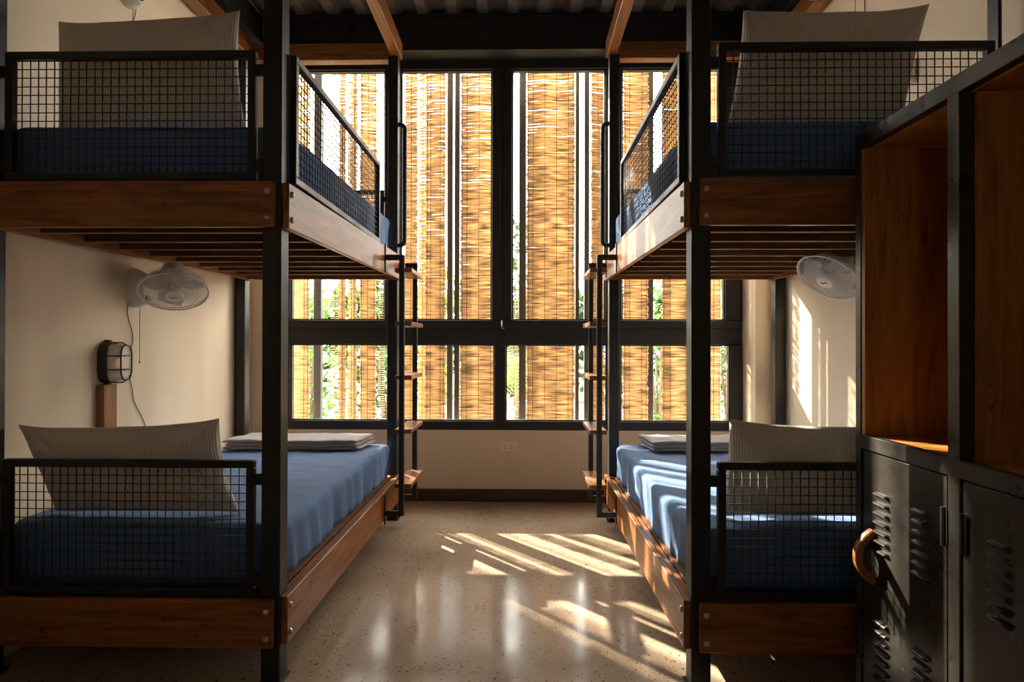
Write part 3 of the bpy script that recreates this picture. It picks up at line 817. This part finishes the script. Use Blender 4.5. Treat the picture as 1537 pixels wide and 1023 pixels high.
for (ya, yb) in ((1.606, 2.006), (1.152, 1.558)):
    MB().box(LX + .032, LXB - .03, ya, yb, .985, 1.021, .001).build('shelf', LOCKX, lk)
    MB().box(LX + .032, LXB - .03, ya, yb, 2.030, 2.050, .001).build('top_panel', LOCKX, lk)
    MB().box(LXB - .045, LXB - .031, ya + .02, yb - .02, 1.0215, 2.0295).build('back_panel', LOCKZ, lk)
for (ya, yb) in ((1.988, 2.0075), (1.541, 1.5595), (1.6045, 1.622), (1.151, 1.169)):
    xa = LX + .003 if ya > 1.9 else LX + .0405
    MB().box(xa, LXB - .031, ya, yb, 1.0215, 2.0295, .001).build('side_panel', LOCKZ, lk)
def louvre(m, y0, y1, z, up):
    """pressed hood along y at x=LX, slot on its lower (or upper) edge"""
    n = 12; h = .019; rows = []
    for i in range(n + 1):
        u = i / n; y = y0 + (y1 - y0) * u
        e = min(1., min(u, 1 - u) * (y1 - y0) / .012); e = math.sqrt(max(0, 1 - (1 - e) ** 2))
        row = []
        for k in range(7):
            t = k / 6; pr = math.sin(math.pi * (t ** .7)) if up else math.sin(math.pi * ((1 - t) ** .7))
            row.append((LX + .004 - .0155 * pr * e, y, z + h * (t - .5) * (.5 + .5 * e)))
        rows.append(row)
    m.grid(rows)
for di, (ya, yb, lv, hx_) in enumerate(((1.612, 2.000, ((1.861, 1.934), (1.680, 1.748)), 1.952), (1.158, 1.553, ((1.40, 1.469), (1.225, 1.293)), 1.20))):
    m = MB().box(LX + .004, LX + .016, ya, yb, .09, .967, .001)
    for (a, b) in lv:
        for k in range(7):
            louvre(m, a, b, .832 - .0315 * k, False); louvre(m, a, b, .408 - .0315 * k, True)
    d = m.build('door', LSTEEL, lk, smooth='auto')
    hy = ya + .004 if di == 0 else yb - .004
    for zc in (.825, .24):
        MB().tube([(LX - .004, hy, zc - .055), (LX - .004, hy, zc + .055)], .0065, 10).box(LX - .003, LX + .004, hy - .014, hy + .014, zc - .05, zc + .05, .001).build('hinge', STEEL, d)
    # bent wooden pull
    yc = 1.946 if di == 0 else 1.215; pts = []
    for k in range(17):
        t = k / 16 * 2 - 1; pts.append((LX + .004 - .052 * (1 - abs(t) ** 2.3), .614 + .085 * t))
    m = MB(); rows = []
    for i, (x, z) in enumerate(pts):
        a = pts[max(0, i - 1)]; b = pts[min(16, i + 1)]; tx, tz = b[0] - a[0], b[1] - a[1]; l = math.hypot(tx, tz); nx_, nz_ = tz / l, -tx / l
        w = .0125; d_ = .0135; c = .004
        rows.append([(x + nx_ * q, yc + r_, z + nz_ * q) for q, r_ in ((w, d_ - c), (w - c, d_), (-w + c, d_), (-w, d_ - c), (-w, -d_ + c), (-w + c, -d_), (w - c, -d_), (w, -d_ + c))])
    m.grid(rows, wrap=True); m.f.append(tuple(range(8))); m.f.append(tuple(16 * 8 + k for k in range(8)))
    m.build('handle', WOODZ, d, smooth='auto')

# ------------------------------------------------------------------ bamboo blinds hanging outside
def blind(x0, x1, yc, ang, label, seed, pitch=.0122, thick=.0034, wid=.0122, k=1.25, zlo=.32, zhi=4.15):
    rr = random.Random(seed); m = MB(); cx = (x0 + x1) / 2; w = x1 - x0
    ca, sa = math.cos(ang), math.sin(ang)
    segs = max(3, int(w / .03)); z = zlo
    strs = [x0 + .012] + [x0 + w * (q_ + .5) / max(1, round(w / .115)) for q_ in range(max(1, round(w / .115)))] + [x1 - .012] if w > .12 else [cx]
    wid0, k0 = wid, k
    while z < zhi:
        wid, k = wid0 * rr.uniform(.88, 1.15), k0 + rr.uniform(-.1, .1)
        th = thick * rr.uniform(.84, 1.12); dz = rr.uniform(-.0015, .0015); sl = rr.uniform(-.004, .004)
        e0, e1 = rr.uniform(-.010, .004), rr.uniform(-.004, .010); ph = rr.uniform(0, 50); yo = rr.uniform(-.0015, .0015)
        rows = []
        for i in range(segs + 1):
            u = i / segs; lx = -w / 2 + e0 + (w + e1 - e0) * u
            zz = z + dz + sl * (u - .5) + 0.0033 * nz(lx * 11 + ph, seed, z * 3) ; t = th * (1 + .38 * nz(lx * 16, ph, 3.))
            wave = .010 * math.sin(lx * 21 + z * 1.1 + seed)
            row = []
            hw, kz = wid / 2, k * wid / 2          # split slats, tipped up on the outer side
            for (dy, dzz) in ((-hw, -kz - t / 2), (-hw, -kz + t / 2), (hw, kz + t / 2), (hw, kz - t / 2)):
                ly = yo + dy + wave
                row.append((cx + lx * ca - ly * sa, yc + lx * sa + ly * ca, zz + dzz))
            rows.append(row)
        b = len(m.v); m.grid(rows, wrap=True); m.f.append((b, b + 1, b + 2, b + 3)); q = b + segs * 4; m.f.append((q, q + 1, q + 2, q + 3))
        z += pitch * rr.uniform(.88, 1.14)
    root = thing('bamboo_blind', (cx, yc, zlo), label, 'blind', 'bamboo blinds outside the windows')
    m.build('reeds', REED, root)
    c = MB()
    for sx in strs:
        lx = sx - cx; pts = []
        for q in range(40):
            zz = zlo + (zhi - zlo) * q / 39; ly = .010 * math.sin(lx * 21 + zz * 1.1 + seed) - .0095
            pts.append((cx + lx * ca - ly * sa, yc + lx * sa + ly * ca, zz))
        c.tube(pts, .0022, 5)
    c.build('strings', plain('dark twine', (.07, .04, .02), .8) if 'dark twine' not in bpy.data.materials else bpy.data.materials['dark twine'], root)
    return root
THIN = dict(pitch=.020, thick=.0045, wid=.005, k=.3)
DENSE = dict(thick=.0040, wid=.0129, k=1.27)
BL = [(-2.285, -2.185, 5.16, .05, 'bamboo blind strip at the far left end, behind the left bunk post', {}),
      (-2.150, -1.964, 5.13, -.04, 'bamboo blind strip left of the first dark pole in the left window', {}),
      (-1.797, -1.705, 5.22, .0, 'open-weave bamboo strip right of the first leafy gap in the left window', THIN),
      (-1.698, -1.640, 5.17, .03, 'narrow dense bamboo strip second from the first leafy gap in the left window', {}),
      (-1.636, -1.570, 5.24, .0, 'thin see-through bamboo strip between two denser blinds in the left window', dict(pitch=.0125, thick=.003, wid=.0112, k=1.2)),
      (-1.566, -1.530, 5.15, .0, 'narrowest bamboo strip in the left window, beside the bright slit', {}),
      (-1.491, -1.350, 5.14, .05, 'bamboo blind strip nearest the left bunk ladder in the left window', {}),
      (-1.335, -1.275, 5.20, .0, 'loosely woven bamboo strip behind the left bunk back post', THIN),
      (-1.160, -1.085, 5.20, .0, 'open-weave bamboo strip showing between left back post and its grab handle', THIN),
      (-1.076, -.965, 5.12, .04, 'bamboo blind strip just right of the left grab handle', {}),
      (-.962, -.890, 5.20, .0, 'pale sparse bamboo strip left of centre, letting much light through', dict(pitch=.0125, thick=.003, wid=.0112, k=1.2)),
      (-.888, -.708, 5.14, -.03, 'bamboo blind left of the pair of dark poles in the centre left window', {}),
      (-.566, -.235, 5.16, .03, 'bamboo blind against the left side of the middle window mullion', {}),
      (-.112, -.034, 5.19, .0, 'sparse bamboo strip over the leafy gap right of the middle mullion', dict(pitch=.034, thick=.0045, wid=.005, k=.3)),
      (.044, .476, 5.15, -.01, 'widest bamboo blind in full view, right of the middle window mullion', DENSE),
      (.630, .742, 5.13, .03, 'bamboo blind strip behind the right bunk grab handle', DENSE),
      (.748, .918, 5.20, .0, 'loosely woven bamboo panel behind the right bunk back post', THIN),
      (.926, 1.149, 5.15, .0, 'bamboo blind just right of the right bunk back post', DENSE),
      (1.280, 1.556, 5.14, -.03, 'bamboo blind behind the right front post, right of the lone pole', DENSE),
      (1.578, 1.822, 5.18, .02, 'bamboo blind at the far right end of the windows', DENSE)]
for i, (a, b, y, an, lab, kw) in enumerate(BL): blind(a, b, y, an, lab, 11 + i * 7, **kw)
def pole(x0, x1, y, label):
    o = MB().box(x0, x1, y, y + .06, 0, 4.2, .003).build('steel_pole', GREYPOST, origin=((x0 + x1) / 2, y, 0))
    tag(o, label, 'pole', 'dark steel poles outside the windows')
pole(-1.958, -1.886, 5.22, 'dark steel pole outside the left window, left of the leafy gap')
pole(-.704, -.652, 5.22, 'left one of two close dark poles outside the centre left window')
pole(-.636, -.588, 5.24, 'right one of two close dark poles outside the centre left window')
pole(-.030, .036, 5.22, 'dark steel pole just right of the middle window mullion')
pole(.494, .530, 5.22, 'left one of two close dark poles outside the centre right window')
pole(.580, .626, 5.24, 'right one of two close dark poles outside the centre right window')
pole(1.157, 1.218, 5.22, 'lone dark steel pole outside the right window')

# ------------------------------------------------------------------ garden beyond
MB().box(-40, 40, YW + .2, 60, -.2, -.02).build('ground', GROUND, kind='structure')
def shrub(x, y, h, w, mat, label, seed, n=420, leaf=.10):
    rr = random.Random(seed); root = thing('shrub', (x, y, -.02), label, 'shrub', 'garden shrubs'); m = MB(); st = MB()
    for b in range(9):
        a = rr.uniform(0, 6.28); e = V((x + math.cos(a) * w * .5, y + math.sin(a) * w * .5, h * rr.uniform(.5, .95)))
        st.tube([(x, y, -.02), tuple(V((x, y, 0)).lerp(e, .5) + V((0, 0, h * .12))), tuple(e)], [.022, .014, .005], 5)
    for k in range(n):
        a = rr.uniform(0, 6.28); rad = w * math.sqrt(rr.random()); hz = h * rr.uniform(.08, 1.)
        rad *= math.sqrt(max(.05, 1 - (hz / h * 2 - 1) ** 2 * .8)); c = V((x + math.cos(a) * rad, y + math.sin(a) * rad, hz))
        d = V((rr.uniform(-1, 1), rr.uniform(-1, 1), rr.uniform(-.6, .7))).normalized(); sd = d.cross(V((rr.uniform(-.4, .4), rr.uniform(-.4, .4), 1))).normalized()
        L_ = leaf * rr.uniform(.7, 1.5); wd = L_ * .3; up = sd.cross(d) * L_ * .1; i0 = len(m.v)
        m.v += [tuple(c), tuple(c + d * L_ * .5 + sd * wd + up), tuple(c + d * L_), tuple(c + d * L_ * .5 - sd * wd + up)]; m.f.append((i0, i0 + 1, i0 + 2, i0 + 3))
    m.build('foliage', mat, root); st.build('stem', BARK, root)
def palm(x, y, h, mat, label, seed, nf=16, L_=1.1):
    rr = random.Random(seed); root = thing('palm', (x, y, -.02), label, 'palm', 'garden palms')
    MB().tube([(x, y, -.02), (x + .03, y, h * .5), (x, y, h)], [.09, .075, .06], 10).build('trunk', BARK, root, smooth=True)
    m = MB()
    for k in range(nf):
        a = 6.28 * k / nf + rr.uniform(-.2, .2); el = rr.uniform(.1, 1.1); prev = V((x, y, h)); d = V((math.cos(a) * math.cos(el), math.sin(a) * math.cos(el), math.sin(el)))
        for i in range(14):
            d = (d + V((0, 0, -.10))).normalized(); p = prev + d * L_ / 14; sd = d.cross(V((0, 0, 1))).normalized()
            for sg in (-1, 1):
                t = p + (sd * sg * .9 + d * .55 + V((0, 0, -.25))) * .26 * (1 - abs(i / 13 - .45)); i0 = len(m.v); w_ = d * .018
                m.v += [tuple(p - w_), tuple(p + w_), tuple(t)]; m.f.append((i0, i0 + 1, i0 + 2))
            prev = p
    m.build('fronds', mat, root)
shrub(-2.78, 7.3, 1.9, .45, LEAF[0], 'green shrub seen through the leafy gap of the left window', 1, 520, .13)
palm(-3.75, 9.4, 1.7, LEAF[1], 'yellow-green palm seen through the gap in the left window', 2)
shrub(-1.75, 7.2, 2.3, .42, LEAF[2], 'dark green shrub behind the slit beside the left bunk ladder', 3, 520, .13)
palm(-.05, 7.6, 1.0, LEAF[1], 'low yellow-green palm right of the middle window mullion', 4, 18, .8)
shrub(-.12, 11.2, 3.9, .7, LEAF[2], 'tall dark shrub in the gap right of the middle mullion', 5, 620, .17)
shrub(1.95, 8.0, 2.4, .6, LEAF[0], 'green shrub seen through the right window gap beside the lone pole', 6, 480, .13)
shrub(3.0, 8.2, 2.4, .5, LEAF[2], 'dark shrub at the far right edge of the right window', 7, 420, .12)
shrub(-1.45, 9.6, 2.7, .6, LEAF[1], 'pale green shrub behind the two poles of the centre left window', 8, 480, .14)

rr = random.Random(99); m = MB()
for k in range(5200):
    c = V((rr.uniform(-9, 7), rr.uniform(12.2, 13.4), 0)); c.z = (2.5 + .5 * nz(c.x * .8, 0, 3)) * rr.random() ** .7
    d = V((rr.uniform(-1, 1), rr.uniform(-1, 1), rr.uniform(-.6, .7))).normalized(); sd = d.cross(V((rr.uniform(-.4, .4), rr.uniform(-.4, .4), 1))).normalized()
    L_ = .34 * rr.uniform(.7, 1.4); i0 = len(m.v)
    m.v += [tuple(c), tuple(c + d * L_ * .5 + sd * L_ * .3), tuple(c + d * L_), tuple(c + d * L_ * .5 - sd * L_ * .3)]; m.f.append((i0, i0 + 1, i0 + 2, i0 + 3))
tag(m.build('hedge', LEAF[2], origin=(-1, 12.8, 0)), 'leafy green hedge across the far end of the garden', 'hedge', None, 'stuff')

# ------------------------------------------------------------------ light
w = bpy.data.worlds.new('sky'); SC.world = w; w.use_nodes = True
bg = w.node_tree.nodes['Background']; bg.inputs[0].default_value = (1., .955, .89, 1); bg.inputs[1].default_value = 5.5
sun = bpy.data.lights.new('sun', 'SUN'); sun.energy = 10.; sun.angle = math.radians(.6); sun.color = (1., .90, .74)
so = bpy.data.objects.new('sun', sun); COL.objects.link(so); so.location = (-6, 12, 8)
az = math.radians(44.); dirv = V((math.sin(az), -math.cos(az), -.835 * math.cos(az)))
so.rotation_euler = dirv.to_track_quat('-Z', 'Y').to_euler()
for i, (xa, xb, za, zb, yy, flip) in enumerate(((-2.0, 1.8, .66, 3.7, YW + .1, 1),)):
    al = bpy.data.lights.new('sky portal', 'AREA'); al.shape = 'RECTANGLE'; al.size = xb - xa; al.size_y = zb - za
    al.cycles.is_portal = True
    ao = bpy.data.objects.new('sky portal', al); COL.objects.link(ao); ao.location = ((xa + xb) / 2, yy, (za + zb) / 2)
    ao.rotation_euler = (math.radians(-90) if flip > 0 else math.radians(90), 0, 0)

# ------------------------------------------------------------------ camera
f, pitch, roll, yaw, Hc = 841.2015, .0047, .0021, .018, 1.3402
cam = bpy.data.cameras.new('camera'); cam.sensor_width = 36.; cam.lens = f / 1537 * 36.; cam.clip_start = .02
co = bpy.data.objects.new('camera', cam); COL.objects.link(co)
cr, sr = math.cos(roll), math.sin(roll); cp, sp = math.cos(pitch), math.sin(pitch); cy, sy = math.cos(yaw), math.sin(yaw)
def unproj(x3, y3, z3):
    x = cr * x3 - sr * z3; z2 = sr * x3 + cr * z3; y = cp * y3 - sp * z2; Z = sp * y3 + cp * z2
    return V((cy * x - sy * y, sy * x + cy * y, Z))
rx, fw, up = unproj(1, 0, 0), unproj(0, 1, 0), unproj(0, 0, 1)
Mc = Matrix((rx, up, -fw)).transposed().to_4x4(); Mc.translation = V((0, 0, Hc)); co.matrix_world = Mc
SC.camera = co
SC.view_settings.view_transform = 'Standard'; SC.view_settings.look = 'None'; SC.view_settings.exposure = 1.82; SC.view_settings.gamma = 1.
SC.view_settings.use_curve_mapping = False
SC.cycles.max_bounces = 14; SC.cycles.diffuse_bounces = 8; SC.cycles.glossy_bounces = 4; SC.cycles.transparent_max_bounces = 24; SC.cycles.transmission_bounces = 8
SC.cycles.use_denoising = True
SC.cycles.sample_clamp_indirect = 8.
